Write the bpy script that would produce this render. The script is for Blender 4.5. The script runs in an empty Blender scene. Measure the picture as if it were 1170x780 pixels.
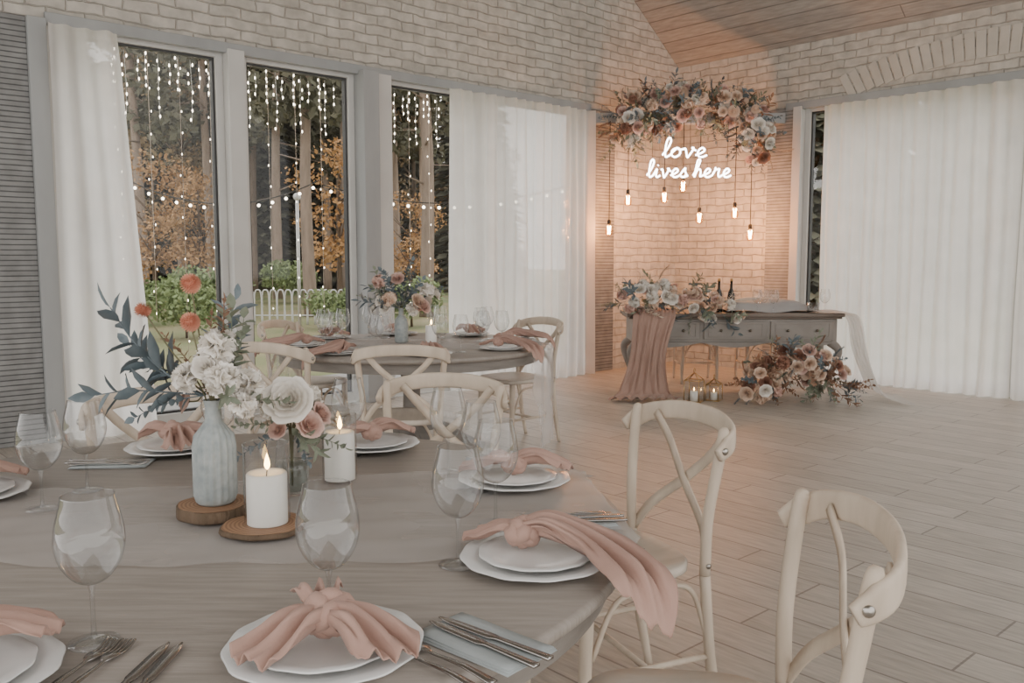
import bpy, bmesh, math, random
from mathutils import Vector, Matrix, Euler
random.seed(7)
pi=math.pi
TH=math.radians(47.9)
CT,ST=math.cos(TH),math.sin(TH)
YAW=TH-pi/2
def G(r,f,z=0.0): return Vector((f*CT+r*ST, f*ST-r*CT, z))
def rz(dr,df):
    d=G(dr,df); return math.atan2(-d.x,d.y)
COL=bpy.context.scene.collection
# ------------------------------------------------------------ mesh builder
def catmull(pts,n=6):
    P=[Vector(p) for p in pts]
    if len(P)<3: 
        return [P[0].lerp(P[1],i/n) for i in range(n+1)]
    P=[P[0]*2-P[1]]+P+[P[-1]*2-P[-2]]
    out=[]
    for i in range(1,len(P)-2):
        for k in range(n):
            t=k/n;a,b,c,d=P[i-1],P[i],P[i+1],P[i+2]
            out.append(0.5*((2*b)+(c-a)*t+(2*a-5*b+4*c-d)*t*t+(3*b-a-3*c+d)*t**3))
    out.append(P[-2]); return out
class MB:
    def __init__(s): s.v=[];s.f=[]
    def add(s,vs,fs,M=None):
        o=len(s.v)
        if M is not None: s.v+=[tuple(M@Vector(v)) for v in vs]
        else: s.v+=[tuple(v) for v in vs]
        s.f+=[tuple(i+o for i in f) for f in fs]; return s
    def box(s,x0,x1,y0,y1,z0,z1,M=None):
        vs=[(x,y,z) for x in(x0,x1) for y in(y0,y1) for z in(z0,z1)]
        fs=[(0,1,3,2),(4,6,7,5),(0,4,5,1),(2,3,7,6),(0,2,6,4),(1,5,7,3)]
        return s.add(vs,fs,M)
    def sweep(s,path,sec,up=None,sc=None,closed=False,M=None):
        P=[Vector(p) for p in path];n=len(P);m=len(sec);vs=[]
        side=None
        for i in range(n):
            if closed: t=(P[(i+1)%n]-P[i-1])
            else: t=(P[min(i+1,n-1)]-P[max(i-1,0)])
            if t.length<1e-9: t=Vector((0,0,1))
            t.normalize()
            if up is not None:
                sd=t.cross(Vector(up))
                if sd.length<1e-5: sd=side or Vector((1,0,0))
                side=sd.normalized()
            else:
                if side is None:
                    a=Vector((0,0,1)) if abs(t.z)<.9 else Vector((0,1,0))
                    side=t.cross(a).normalized()
                else:
                    side=(side-t*side.dot(t)).normalized()
            u=side.cross(t)
            k=sc[i] if sc else 1.0
            ka,kb=(k if isinstance(k,tuple) else (k,k))
            for a,b in sec: vs.append(P[i]+side*a*ka+u*b*kb)
        fs=[]
        for i in range(n if closed else n-1):
            j=(i+1)%n
            for q in range(m):
                p=(q+1)%m
                fs.append((i*m+q,i*m+p,j*m+p,j*m+q))
        if not closed:
            fs.append(tuple(range(m))[::-1]); fs.append(tuple((n-1)*m+q for q in range(m)))
        return s.add(vs,fs,M)
    def tube(s,path,r,n=8,closed=False,M=None):
        sec=[(math.cos(2*pi*i/n),math.sin(2*pi*i/n)) for i in range(n)]
        sc=list(r) if isinstance(r,(list,tuple)) else [r]*len(path)
        if isinstance(r,(list,tuple)) and len(r)==2 and len(path)!=2:
            sc=[r[0]+(r[1]-r[0])*i/(len(path)-1) for i in range(len(path))]
        return s.sweep(path,sec,None,sc,closed,M)
    def lathe(s,prof,n=32,c=(0,0,0),mod=None,M=None):
        vs=[];m=len(prof)
        for i in range(n):
            a=2*pi*i/n
            for k,(r,z) in enumerate(prof):
                rr=r*(mod(a,k,z) if mod else 1)
                vs.append((c[0]+rr*math.cos(a),c[1]+rr*math.sin(a),c[2]+z))
        fs=[]
        for i in range(n):
            j=(i+1)%n
            for k in range(m-1): fs.append((i*m+k,j*m+k,j*m+k+1,i*m+k+1))
        return s.add(vs,fs,M)
    def grid(s,nu,nv,fn,M=None):
        vs=[fn(i/nu,j/nv) for i in range(nu+1) for j in range(nv+1)]
        fs=[(i*(nv+1)+j,(i+1)*(nv+1)+j,(i+1)*(nv+1)+j+1,i*(nv+1)+j+1) for i in range(nu) for j in range(nv)]
        return s.add(vs,fs,M)
    def ball(s,c,r,n=10,m=7,M=None):
        rr=r if isinstance(r,tuple) else (r,r,r)
        def fn(u,v):
            a=u*2*pi;b=(v-.5)*pi
            return (c[0]+rr[0]*math.cos(b)*math.cos(a),c[1]+rr[1]*math.cos(b)*math.sin(a),c[2]+rr[2]*math.sin(b))
        return s.grid(n,m,fn,M)
    def mesh(s,name,mat,smooth=True,weld=False):
        me=bpy.data.meshes.new(name); me.from_pydata(s.v,[],s.f)
        for m in (mat if isinstance(mat,list) else [mat]):
            if m: me.materials.append(m)
        bm=bmesh.new();bm.from_mesh(me)
        if weld: bmesh.ops.remove_doubles(bm,verts=bm.verts,dist=1e-5)
        bmesh.ops.recalc_face_normals(bm,faces=bm.faces)
        bm.to_mesh(me);bm.free()
        if smooth:
            for p in me.polygons: p.use_smooth=True
        me.update(); return me
    def obj(s,name,mat,parent=None,smooth=True,loc=None,rot=0,bevel=0,sub=0,solid=0,weld=False,label=None,cat=None,kind=None,group=None):
        o=bpy.data.objects.new(name,s.mesh(name,mat,smooth,weld)); COL.objects.link(o)
        if parent: o.parent=parent
        if loc is not None: o.location=loc
        if rot: o.rotation_euler=(0,0,rot)
        if solid: m=o.modifiers.new('solid','SOLIDIFY');m.thickness=solid;m.offset=0
        if bevel: m=o.modifiers.new('bev','BEVEL');m.width=bevel;m.segments=2;m.limit_method='ANGLE'
        if sub: m=o.modifiers.new('sub','SUBSURF');m.levels=sub;m.render_levels=sub
        tag(o,label,cat,kind,group)
        return o
def tag(o,label=None,cat=None,kind=None,group=None):
    if label:o['label']=label
    if cat:o['category']=cat
    if kind:o['kind']=kind
    if group:o['group']=group
def empty(name,loc,rot=0,label=None,cat=None,group=None,kind=None):
    o=bpy.data.objects.new(name,None);o.empty_display_size=.05;COL.objects.link(o)
    o.location=loc;o.rotation_euler=(0,0,rot);tag(o,label,cat,kind,group);return o
def dup(o,loc=None,rot=None,label=None,group=None,scale=None,parent=None):
    c=o.copy();COL.objects.link(c)
    if parent is not None:c.parent=parent
    if loc is not None:c.location=loc
    if rot is not None:c.rotation_euler=(0,0,rot)
    if scale is not None:c.scale=(scale,)*3
    if label:c['label']=label
    if group:c['group']=group
    for ch in o.children: dup(ch,parent=c)
    return c
# ------------------------------------------------------------ materials
def nt(name):
    m=bpy.data.materials.new(name);m.use_nodes=True;t=m.node_tree
    return m,t,t.nodes,t.links
def c4(c): return (c[0],c[1],c[2],1)
def mat(name,col,rough=.6,col2=None,scale=6,st=(1,1,1),bump=0,bs=None,metal=0,detail=5,spec=.4,sheen=0,rand=0):
    m,t,N,L=nt(name);b=N['Principled BSDF']
    b.inputs['Roughness'].default_value=rough;b.inputs['Metallic'].default_value=metal
    b.inputs['Specular IOR Level'].default_value=spec
    b.inputs['Base Color'].default_value=c4(col)
    if sheen:b.inputs['Sheen Weight'].default_value=sheen
    tc=N.new('ShaderNodeTexCoord');mp=N.new('ShaderNodeMapping');mp.inputs['Scale'].default_value=st
    L.new(tc.outputs['Object'],mp.inputs['Vector'])
    if col2 is None: col2=tuple(x*.85 for x in col)
    n=N.new('ShaderNodeTexNoise');n.inputs['Scale'].default_value=scale;n.inputs['Detail'].default_value=detail
    L.new(mp.outputs[0],n.inputs['Vector'])
    r=N.new('ShaderNodeValToRGB');r.color_ramp.elements[0].position=.32;r.color_ramp.elements[1].position=.68
    r.color_ramp.elements[0].color=c4(col);r.color_ramp.elements[1].color=c4(col2)
    L.new(n.outputs['Fac'],r.inputs['Fac'])
    out=r.outputs['Color']
    if rand:
        oi=N.new('ShaderNodeObjectInfo');hs=N.new('ShaderNodeHueSaturation')
        mr=N.new('ShaderNodeMapRange');mr.inputs['To Min'].default_value=1-rand;mr.inputs['To Max'].default_value=1+rand
        L.new(oi.outputs['Random'],mr.inputs['Value']);L.new(mr.outputs[0],hs.inputs['Value']);L.new(out,hs.inputs['Color']);out=hs.outputs['Color']
    L.new(out,b.inputs['Base Color'])
    if bump:
        n2=N.new('ShaderNodeTexNoise');n2.inputs['Scale'].default_value=bs or scale*3;n2.inputs['Detail'].default_value=6
        L.new(mp.outputs[0],n2.inputs['Vector'])
        bp=N.new('ShaderNodeBump');bp.inputs['Strength'].default_value=bump;bp.inputs['Distance'].default_value=.01
        L.new(n2.outputs['Fac'],bp.inputs['Height']);L.new(bp.outputs[0],b.inputs['Normal'])
    return m
def brickmat(name,ax,w,h,c1,c2,mort,ms=.008,rough=.8,bump=.5,offs=.5,dist=.01,smooth=.3,grain=None,blot=None):
    m,t,N,L=nt(name);b=N['Principled BSDF'];b.inputs['Roughness'].default_value=rough;b.inputs['Specular IOR Level'].default_value=.3
    tc=N.new('ShaderNodeTexCoord');sp=N.new('ShaderNodeSeparateXYZ');cb=N.new('ShaderNodeCombineXYZ')
    L.new(tc.outputs['Object'],sp.inputs[0])
    L.new(sp.outputs[ax[0]],cb.inputs[0]);L.new(sp.outputs[ax[1]],cb.inputs[1])
    nz=N.new('ShaderNodeTexNoise');nz.inputs['Scale'].default_value=5
    L.new(tc.outputs['Object'],nz.inputs['Vector'])
    vm=N.new('ShaderNodeVectorMath');vm.operation='MULTIPLY_ADD'
    L.new(nz.outputs['Color'],vm.inputs[0]);vm.inputs[1].default_value=(dist,dist,0);L.new(cb.outputs[0],vm.inputs[2])
    br=N.new('ShaderNodeTexBrick');br.offset=offs;br.inputs['Scale'].default_value=1
    br.inputs['Brick Width'].default_value=w;br.inputs['Row Height'].default_value=h
    br.inputs['Mortar Size'].default_value=ms;br.inputs['Mortar Smooth'].default_value=smooth
    br.inputs['Color1'].default_value=c4(c1);br.inputs['Color2'].default_value=c4(c2);br.inputs['Mortar'].default_value=c4(mort)
    L.new(vm.outputs[0],br.inputs['Vector'])
    n2=N.new('ShaderNodeTexNoise');n2.inputs['Scale'].default_value=9;n2.inputs['Detail'].default_value=8
    mp=N.new('ShaderNodeMapping');mp.inputs['Scale'].default_value=grain or (1,1,1)
    L.new(tc.outputs['Object'],mp.inputs[0]);L.new(mp.outputs[0],n2.inputs['Vector'])
    mr=N.new('ShaderNodeMapRange');mr.inputs['From Min'].default_value=.3;mr.inputs['From Max'].default_value=.7
    bl=blot or (.8,1.1);mr.inputs['To Min'].default_value=bl[0];mr.inputs['To Max'].default_value=bl[1]
    L.new(n2.outputs['Fac'],mr.inputs['Value'])
    mx=N.new('ShaderNodeVectorMath');mx.operation='SCALE'
    L.new(br.outputs['Color'],mx.inputs[0]);L.new(mr.outputs[0],mx.inputs['Scale'])
    L.new(mx.outputs[0],b.inputs['Base Color'])
    ad=N.new('ShaderNodeMath');ad.operation='MULTIPLY_ADD';L.new(br.outputs['Fac'],ad.inputs[0]);ad.inputs[1].default_value=-1
    sc=N.new('ShaderNodeMath');sc.operation='MULTIPLY';sc.inputs[1].default_value=.5;L.new(n2.outputs['Fac'],sc.inputs[0]);L.new(sc.outputs[0],ad.inputs[2])
    bp=N.new('ShaderNodeBump');bp.inputs['Strength'].default_value=bump;bp.inputs['Distance'].default_value=.012
    L.new(ad.outputs[0],bp.inputs['Height']);L.new(bp.outputs[0],b.inputs['Normal'])
    return m
def glassmat(name,tint=(.97,.98,.98),pw=3,edge=.6,base=.03,rim=None):
    m,t,N,L=nt(name);N.remove(N['Principled BSDF']);o=N['Material Output']
    tr=N.new('ShaderNodeBsdfTransparent');tr.inputs[0].default_value=c4(tint)
    g=N.new('ShaderNodeBsdfGlossy');g.inputs['Roughness'].default_value=.03;g.inputs['Color'].default_value=(.95,.96,.97,1)
    lw=N.new('ShaderNodeLayerWeight');lw.inputs['Blend'].default_value=.5
    p=N.new('ShaderNodeMath');p.operation='POWER';p.inputs[1].default_value=pw;L.new(lw.outputs['Facing'],p.inputs[0])
    mr=N.new('ShaderNodeMapRange');mr.inputs['To Min'].default_value=base;mr.inputs['To Max'].default_value=edge
    L.new(p.outputs[0],mr.inputs['Value'])
    if rim:
        mc=N.new('ShaderNodeMixRGB');mc.inputs[1].default_value=c4(tint);mc.inputs[2].default_value=c4(rim)
        p2=N.new('ShaderNodeMath');p2.operation='POWER';p2.inputs[1].default_value=3.5;L.new(lw.outputs['Facing'],p2.inputs[0])
        L.new(p2.outputs[0],mc.inputs[0]);L.new(mc.outputs[0],tr.inputs[0])
    mx=N.new('ShaderNodeMixShader');L.new(mr.outputs[0],mx.inputs[0]);L.new(tr.outputs[0],mx.inputs[1]);L.new(g.outputs[0],mx.inputs[2])
    L.new(mx.outputs[0],o.inputs[0]);return m
def sheer(name,col,alpha,tl=.5,scale=0):
    m,t,N,L=nt(name);N.remove(N['Principled BSDF']);o=N['Material Output']
    tr=N.new('ShaderNodeBsdfTransparent');d=N.new('ShaderNodeBsdfDiffuse');d.inputs[0].default_value=c4(col)
    tn=N.new('ShaderNodeBsdfTranslucent');tn.inputs[0].default_value=c4(col)
    a=N.new('ShaderNodeMixShader');a.inputs[0].default_value=tl;L.new(d.outputs[0],a.inputs[1]);L.new(tn.outputs[0],a.inputs[2])
    b=N.new('ShaderNodeMixShader');L.new(tr.outputs[0],b.inputs[1]);L.new(a.outputs[0],b.inputs[2])
    tc=N.new('ShaderNodeTexCoord');nz=N.new('ShaderNodeTexNoise');nz.inputs['Scale'].default_value=4;L.new(tc.outputs['Object'],nz.inputs['Vector'])
    mr=N.new('ShaderNodeMapRange');mr.inputs['To Min'].default_value=alpha-.10;mr.inputs['To Max'].default_value=alpha+.10
    L.new(nz.outputs['Fac'],mr.inputs['Value']);L.new(mr.outputs[0],b.inputs[0])
    L.new(b.outputs[0],o.inputs[0]);return m
def emis(name,col,s):
    m,t,N,L=nt(name);N.remove(N['Principled BSDF']);e=N.new('ShaderNodeEmission');e.inputs[0].default_value=c4(col);e.inputs[1].default_value=s
    L.new(e.outputs[0],N['Material Output'].inputs[0]);return m
BR=((.58,.54,.48),(.50,.465,.41),(.45,.415,.365))
M_brickN=brickmat('white_brick_n',(0,2),.26,.085,*BR,.008,bump=.85,dist=.05,smooth=.8,blot=(.78,1.13))
M_brickE=brickmat('white_brick_e',(1,2),.26,.085,*BR,.008,bump=.85,dist=.05,smooth=.8,blot=(.78,1.13))
M_slatN=brickmat('grey_slats_n',(0,2),4,.036,(.29,.288,.28),(.25,.248,.243),(.12,.12,.12),.004,bump=1,dist=.004,offs=0)
M_slatE=brickmat('grey_slats_e',(1,2),4,.036,(.40,.39,.37),(.35,.345,.33),(.20,.19,.18),.004,bump=1,dist=.004,offs=0)
M_floor=brickmat('floor_planks',(1,0),1.05,.19,(.48,.435,.38),(.40,.36,.31),(.23,.20,.175),.0045,rough=.42,bump=.25,offs=.37,dist=0,smooth=.1,grain=(6,.7,1),blot=(.80,1.12))
M_ceil=brickmat('ceiling_boards',(1,0),4,.13,(.38,.36,.33),(.325,.305,.28),(.21,.195,.175),.006,rough=.7,bump=.4,offs=.3,dist=0,grain=(5,.6,1))
M_white=mat('white_paint',(.62,.61,.58),.5,(.56,.55,.525),3,bump=.1)
M_greyp=mat('grey_paint',(.38,.387,.385),.6,(.32,.327,.325),4,(1,1,.3),bump=.2)
M_dark=mat('dark_frame',(.05,.05,.05),.5)
M_pane=glassmat('window_glass',(.98,.985,.985),4,.5,.015)
M_glass=glassmat('clear_glass',(.945,.95,.948),2.2,.7,.06,rim=(.42,.42,.41))
M_curt=sheer('sheer_curtain',(.93,.905,.87),.85,.66)
M_tulle=sheer('tulle',(.78,.74,.71),.32,.3)
M_tulle2=sheer('tulle_drape',(.88,.85,.82),.5,.5)
M_table=mat('grey_table_wood',(.34,.30,.265),.36,(.26,.23,.20),5,(1.2,14,1),bump=.15,bs=12)
M_tedge=mat('grey_table_edge',(.25,.225,.20),.5,(.19,.17,.15),6,(1,1,6),bump=.2)
M_chair=mat('whitewashed_wood',(.63,.53,.425),.5,(.50,.41,.32),9,(2,2,.5),bump=.15,rand=.05)
M_seat=mat('chair_seat_wood',(.61,.54,.46),.5,(.52,.45,.375),8,(4,.6,1),bump=.1)
M_bolt=mat('steel_bolt',(.45,.42,.38),.3,metal=1)
M_plate=mat('white_porcelain',(.76,.755,.74),.22,(.72,.715,.70),4,spec=.5)
M_nap=mat('dusty_pink_cloth',(.48,.31,.252),.85,(.41,.255,.205),5,bump=.15,bs=60,sheen=.1)
M_bluenap=mat('blue_grey_cloth',(.43,.46,.46),.85,(.37,.40,.40),8,bump=.15,bs=80)
M_steel=mat('cutlery_steel',(.48,.46,.44),.2,(.42,.40,.38),5,metal=1)
M_vase=mat('grey_ceramic',(.40,.425,.415),.6,(.28,.315,.315),45,bump=.3,bs=60)
M_candle=mat('white_wax',(.86,.83,.78),.45,(.82,.79,.73),3)
M_flame=emis('flame',(1,.60,.20),22)
M_wick=mat('wick',(.03,.02,.02),.9)
M_bark=mat('bark',(.17,.115,.075),.9,(.10,.07,.045),12,(2,2,.5),bump=1)
M_bloomW=mat('petal_white',(.84,.80,.74),.7,(.78,.73,.65),6,rand=.04)
M_bloomP=mat('petal_blush',(.68,.48,.41),.7,(.61,.405,.34),6,rand=.08)
M_bloomC=mat('petal_peach',(.74,.59,.47),.7,(.67,.49,.37),6,rand=.08)
M_bloomO=mat('petal_orange',(.58,.24,.15),.75,(.64,.32,.22),8,rand=.1)
M_bloomR=mat('petal_rust',(.38,.20,.14),.75,(.30,.16,.11),8,rand=.1)
M_leafB=mat('leaf_dusty_blue',(.12,.16,.18),.6,(.19,.225,.24),6,rand=.15)
M_leafG=mat('leaf_sage',(.18,.21,.15),.6,(.26,.28,.21),6,rand=.15)
M_leafR=mat('leaf_rust',(.33,.20,.13),.7,(.25,.145,.095),6,rand=.15)
M_pampas=mat('pampas',(.62,.52,.42),.9,(.52,.42,.33),6,rand=.1)
M_stem=mat('stem',(.16,.15,.08),.7,(.12,.11,.06),6)
M_desk=mat('taupe_desk_paint',(.30,.27,.24),.5,(.24,.215,.19),5,(1,6,1),bump=.15)
M_desktop=mat('brown_desk_top',(.20,.16,.13),.45,(.15,.12,.095),5,(1,6,1),bump=.15)
M_cord=mat('black_cord',(.03,.025,.02),.6)
M_brass=mat('brass',(.55,.38,.18),.3,metal=1)
M_neon=emis('neon_white',(1,.94,.91),14)
M_fil=emis('filament',(1,.50,.18),120)
M_led=emis('warm_led',(1,.88,.70),10)
M_bott=mat('dark_bottle_glass',(.02,.02,.015),.1,spec=.6)
M_label=mat('cream_paper',(.6,.5,.4),.8)
M_amber=glassmat('bulb_amber',(1,.82,.6),3,.4,.03)
M_handle=mat('dull_brass',(.2,.17,.13),.4,metal=.8)
# ------------------------------------------------------------ room shell
H=2.95; XE=8.9; YN=6.8; EV=3.62; SL=.75; RX=3.5; XW=-1.9; YS=-3.0
RZ=EV+SL*(XE-RX)
b=MB()
poly=[(XW,H),(XE+.3,H),(XE+.3,EV),(XE,EV),(RX,RZ),(XW,EV)]
n=len(poly)
b.add([(x,YN,z) for x,z in poly]+[(x,YN+.3,z) for x,z in poly],[tuple(range(n)),tuple(range(n,2*n))[::-1]]+[(i,(i+1)%n,n+(i+1)%n,n+i) for i in range(n)])
b.box(7.72,XE+.3,YN,YN+.3,0,H)
b.obj('wall_north',M_brickN,smooth=False,kind='structure')
b=MB();b.box(XE,XE+.3,YS,YN,H,EV);b.box(XE,XE+.3,5.52,YN,0,H);b.box(XE,XE+.3,YS,.5,0,H)
b.obj('wall_east',M_brickE,smooth=False,kind='structure')
b=MB();b.box(XW,XE,YS,YN,-.1,0);b.obj('floor',M_floor,smooth=False,kind='structure')
b=MB()
def slab(x0,z0,x1,z1):
    t=.15;vs=[(x0,YS,z0),(x1,YS,z1),(x1,YN+.0,z1),(x0,YN+.0,z0)];vs+=[(x,y,z+t) for x,y,z in vs]
    b.add(vs,[(0,1,2,3),(7,6,5,4),(0,4,5,1),(1,5,6,2),(2,6,7,3),(3,7,4,0)])
slab(XE,EV,RX,RZ);slab(RX,RZ,XW,EV)
b.obj('ceiling',M_ceil,smooth=False,kind='structure')
tr=[0]
def trim(bx,m,bevel=.004):
    tr[0]+=1;q=MB()
    for x in bx:q.box(*x)
    return q.obj('trim_%d'%tr[0],m,smooth=False,bevel=bevel,kind='structure')
trim([(XW,1.66,YN-.02,YN+.28,0,H)],M_slatN)
trim([(1.66,1.78,YN-.06,YN+.28,0,H)],M_greyp)
trim([(7.22,7.72,YN-.02,YN+.28,0,H)],M_slatN)
trim([(3.08,3.22,YN-.06,YN+.2,0,H)],M_white)
trim([(4.29,4.45,YN-.12,YN+.25,0,H)],M_greyp)
trim([(4.45,4.63,YN-.05,YN+.25,0,H)],M_white)
trim([(1.78,7.3,YN-.035,YN+.02,H-.03,H+.05)],M_greyp)
trim([(XE-.02,XE+.28,5.2,5.52,0,H)],M_slatE)
trim([(XE-.035,XE+.02,.5,5.3,H-.03,H+.05)],M_greyp)
trim([(XE-.05,XE+.2,5.1,5.2,0,H)],M_white)
q=MB()
for i in range(30):
    a=(i-14.5)/14.5
    y=3.15-a*1.45; ang=a*.5
    M=Matrix.Translation((XE-.005,y,3.10+.20*(1-a*a)))@Matrix.Rotation(ang,4,'X')
    q.box(-.010,.01,-.044,.044,-.13,.13,M)
q.obj('trim_11',mat('arch_brick',(.57,.53,.47),.8,(.49,.455,.40),5,bump=.6),smooth=False,bevel=.006,kind='structure')
wn=[0]
def window(axis,a0,a1,mull=()):
    wn[0]+=1
    e=empty('window_%d'%wn[0],(0,0,0),kind='structure')
    def bx(q,s0,s1,d0,d1,z0,z1):
        if axis=='N': q.box(s0,s1,YN+d0,YN+d1,z0,z1)
        else: q.box(XE+d0,XE+d1,s0,s1,z0,z1)
    q=MB();w=.06
    bx(q,a0,a0+w,.04,.14,.0,H);bx(q,a1-w,a1,.04,.14,0,H);bx(q,a0+w,a1-w,.04,.14,H-w,H);bx(q,a0+w,a1-w,.04,.14,0,.09)
    for m_ in mull:bx(q,m_-.04,m_+.04,.04,.14,.09,H-w)
    q.obj('frame',M_white,e,smooth=False,bevel=.004)
    q=MB();k=.018;i0=a0+w;i1=a1-w
    bx(q,i0,i0+k,.07,.12,.09,H-w);bx(q,i1-k,i1,.07,.12,.09,H-w);bx(q,i0+k,i1-k,.07,.12,H-w-k,H-w);bx(q,i0+k,i1-k,.07,.12,.09,.09+k)
    q.obj('seal',M_dark,e,smooth=False)
    q=MB();bx(q,i0+k,i1-k,.09,.096,.09+k,H-w-k);q.obj('pane',M_pane,e,smooth=False)
window('N',1.78,3.08);window('N',3.22,4.29);window('N',4.63,7.22,(5.9,));window('E',2.9,5.1);window('E',.5,2.9)
def curtain(axis,a0,a1,seed,label,lean=0):
    rnd=random.Random(seed);n=int(abs(a1-a0)*46);nz=14
    ph=[rnd.uniform(0,6) for _ in range(4)]
    def fn(u,v):
        z=.012+v*(H-.06)
        s=a0+(a1-a0)*u
        w=.038*math.sin(u*abs(a1-a0)*2*pi/.135+ph[0]+1.2*math.sin(s*3+ph[1]))+.020*math.sin(s*17+ph[2]+z*.5)+.012*math.sin(s*31+z*1.2*(1-v)+ph[3])
        w*=(.7+.3*(1-v)); s+=.02*math.sin(z*1.3+s*9)*(1-v)+lean*(1-v)**.8*(.1+.9*u)
        return (s,YN-.15+w,z) if axis=='N' else (XE-.15+w,s,z)
    q=MB();q.grid(n,nz,fn)
    q.obj('curtain',M_curt,label=label,cat='curtain',group='sheer window curtains')
curtain('N',1.76,2.22,1,'narrow gathered sheer white curtain beside grey slatted wall',.16)
curtain('N',5.22,7.2,2,'long sheer white curtain falling in soft folds over glass')
curtain('E',4.78,2.85,3,'sheer white floor-length curtain by the flower corner')
curtain('E',2.85,.7,4,'sheer white floor-length curtain with fine folds')
# ------------------------------------------------------------ tables
TC=(-.70,1.86)
def round_table(r,f,R,label):
    e=empty('round_table',G(r,f,0),YAW,label,'table','round dining tables')
    q=MB();q.lathe([(0,.715),(R-.03,.715),(R-.01,.72),(R,.73),(R,.742),(R-.008,.75),(0,.75)],96)
    q.obj('tabletop',M_table,e,weld=True)
    q=MB();q.lathe([(R-.07,.66),(R-.04,.66),(R-.04,.7145),(R-.07,.7145),(R-.07,.66)],80);q.obj('apron',M_tedge,e,smooth=False,weld=True)
    q=MB();q.lathe([(0,.12),(.09,.12),(.1,.2),(.06,.28),(.055,.5),(.09,.6),(.14,.66),(.3,.7),(.3,.714),(0,.714)],24);q.obj('pedestal',M_tedge,e,weld=True)
    for k in range(4):
        q=MB();a=k*pi/2+.4
        p=catmull([(.06,0,.2),(.2,0,.2),(.36,0,.1),(.5,0,.03)],5)
        q.sweep(p,[(-.03,-.03),(.03,-.03),(.03,.03),(-.03,.03)],(0,0,1),M=Matrix.Rotation(a,4,'Z'))
        q.obj('foot',M_tedge,e,smooth=False,bevel=.006)
    return e
round_table(TC[0],TC[1],.95,'large round grey wooden table set with plates and candles')
FC=(-.66,5.7)
round_table(FC[0],FC[1],.88,'round grey wooden table set for dinner near the windows')
# ------------------------------------------------------------ chairs
def chair(loc,rot,label):
    e=empty('dining_chair',loc,rot,label,'chair','whitewashed cross-back dining chairs')
    q=MB()
    def outline(z,s):
        pts=[]
        for i in range(40):
            a=2*pi*i/40;ca,sa=math.cos(a),math.sin(a)
            x=.215*math.copysign(abs(ca)**.6,ca)*s*(1+.06*sa);y=.205*math.copysign(abs(sa)**.6,sa)*s
            pts.append((x,y,z))
        return pts
    L=[outline(.447,.95),outline(.452,1),outline(.470,1),outline(.477,.97),outline(.472,.8),outline(.469,.4)]
    vs=[p for l in L for p in l];fs=[]
    for k in range(5):
        for i in range(40): fs.append((k*40+i,k*40+(i+1)%40,(k+1)*40+(i+1)%40,(k+1)*40+i))
    fs+=[tuple(range(40))[::-1],tuple(200+i for i in range(40))]
    q.add(vs,fs);q.obj('seat',M_seat,e)
    for sx in(-1,1):
        q=MB();q.tube(catmull([(sx*.185,.165,0),(sx*.18,.16,.22),(sx*.175,.15,.446)],5),[.012,.014,.016,.017,.018,.018,.018,.019,.019,.02,.02],10);q.obj('leg',M_chair,e)
        q=MB();q.tube(catmull([(sx*.185,-.275,0),(sx*.187,-.235,.2),(sx*.192,-.208,.44)],5),[.012,.013,.014,.015,.016,.016,.016,.016,.016,.016,.016],10);q.obj('leg',M_chair,e)
    q=MB()
    for sx in(-1,1):
        q.tube(catmull([(sx*.192,-.208,.441),(sx*.2,-.208,.6),(sx*.216,-.225,.75),(sx*.221,-.238,.835),(sx*.217,-.245,.856)],5),[.016]*15+[.0155,.015,.014,.012,.010,.008],10)
    cr=catmull([(-.243,-.205,.787),(-.238,-.235,.804),(-.208,-.278,.83),(-.11,-.312,.85),(0,-.322,.855),(.11,-.312,.85),(.208,-.278,.83),(.238,-.235,.804),(.243,-.205,.787)],5)
    m=len(cr);sc=[]
    for i in range(m):
        d=min(i,m-1-i)/6;sc.append((1,min(1,.62+.38*d)))
    sec=[(math.copysign(abs(math.cos(2*pi*k/16))**.6,math.cos(2*pi*k/16))*.0095,math.copysign(abs(math.sin(2*pi*k/16))**.7,math.sin(2*pi*k/16))*.029) for k in range(16)]
    q.sweep(cr,sec,(0,0,1),sc)
    st=[(-.015,-.0035),(.015,-.0035),(.015,.0035),(-.015,.0035)]
    for sx in(-1,1):
        p=catmull([(sx*.188,-.213,.475),(sx*.13,-.24,.56),(sx*.0,-.268-.005*sx,.665),(-sx*.11,-.288,.76),(-sx*.175,-.28,.835)],6)
        q.sweep(p,st,(0,1,0.0))
    q.obj('backrest',M_chair,e)
    for sx in(-1,1):
        q=MB();q.lathe([(0,0),(.010,0),(.010,.003),(.006,.006),(0,.007)],12,M=Matrix.Translation((sx*.250,-.222,.799))@Matrix.Rotation(sx*pi/2,4,'Y'));q.obj('bolt',M_bolt,e)
        q=MB();q.lathe([(0,0),(.008,0),(.008,.004),(0,.006)],12,M=Matrix.Translation((sx*.207,-.208,.47))@Matrix.Rotation(sx*pi/2,4,'Y'));q.obj('bolt',M_bolt,e)
    q=MB()
    for sx in(-1,1):
        q.tube([(sx*.182,.155,.2),(sx*.186,-.23,.2)],.009,8)
        q.tube(catmull([(sx*.178,.14,.25),(sx*.165,.06,.39),(sx*.165,-.05,.41),(sx*.175,-.17,.40),(sx*.188,-.222,.26)],6),.008,8)
    q.tube([(-.18,-.03,.2),(.18,-.03,.2)],.009,8)
    q.tube(catmull([(-.175,.155,.25),(-.1,.15,.39),(0,.15,.42),(.1,.15,.39),(.175,.155,.25)],6),.008,8)
    q.obj('stretcher',M_chair,e)
    return e
ch0=chair(G(.325,1.515),rz(-1,.08),'whitewashed cross-back chair with seat tucked by table edge')
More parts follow.
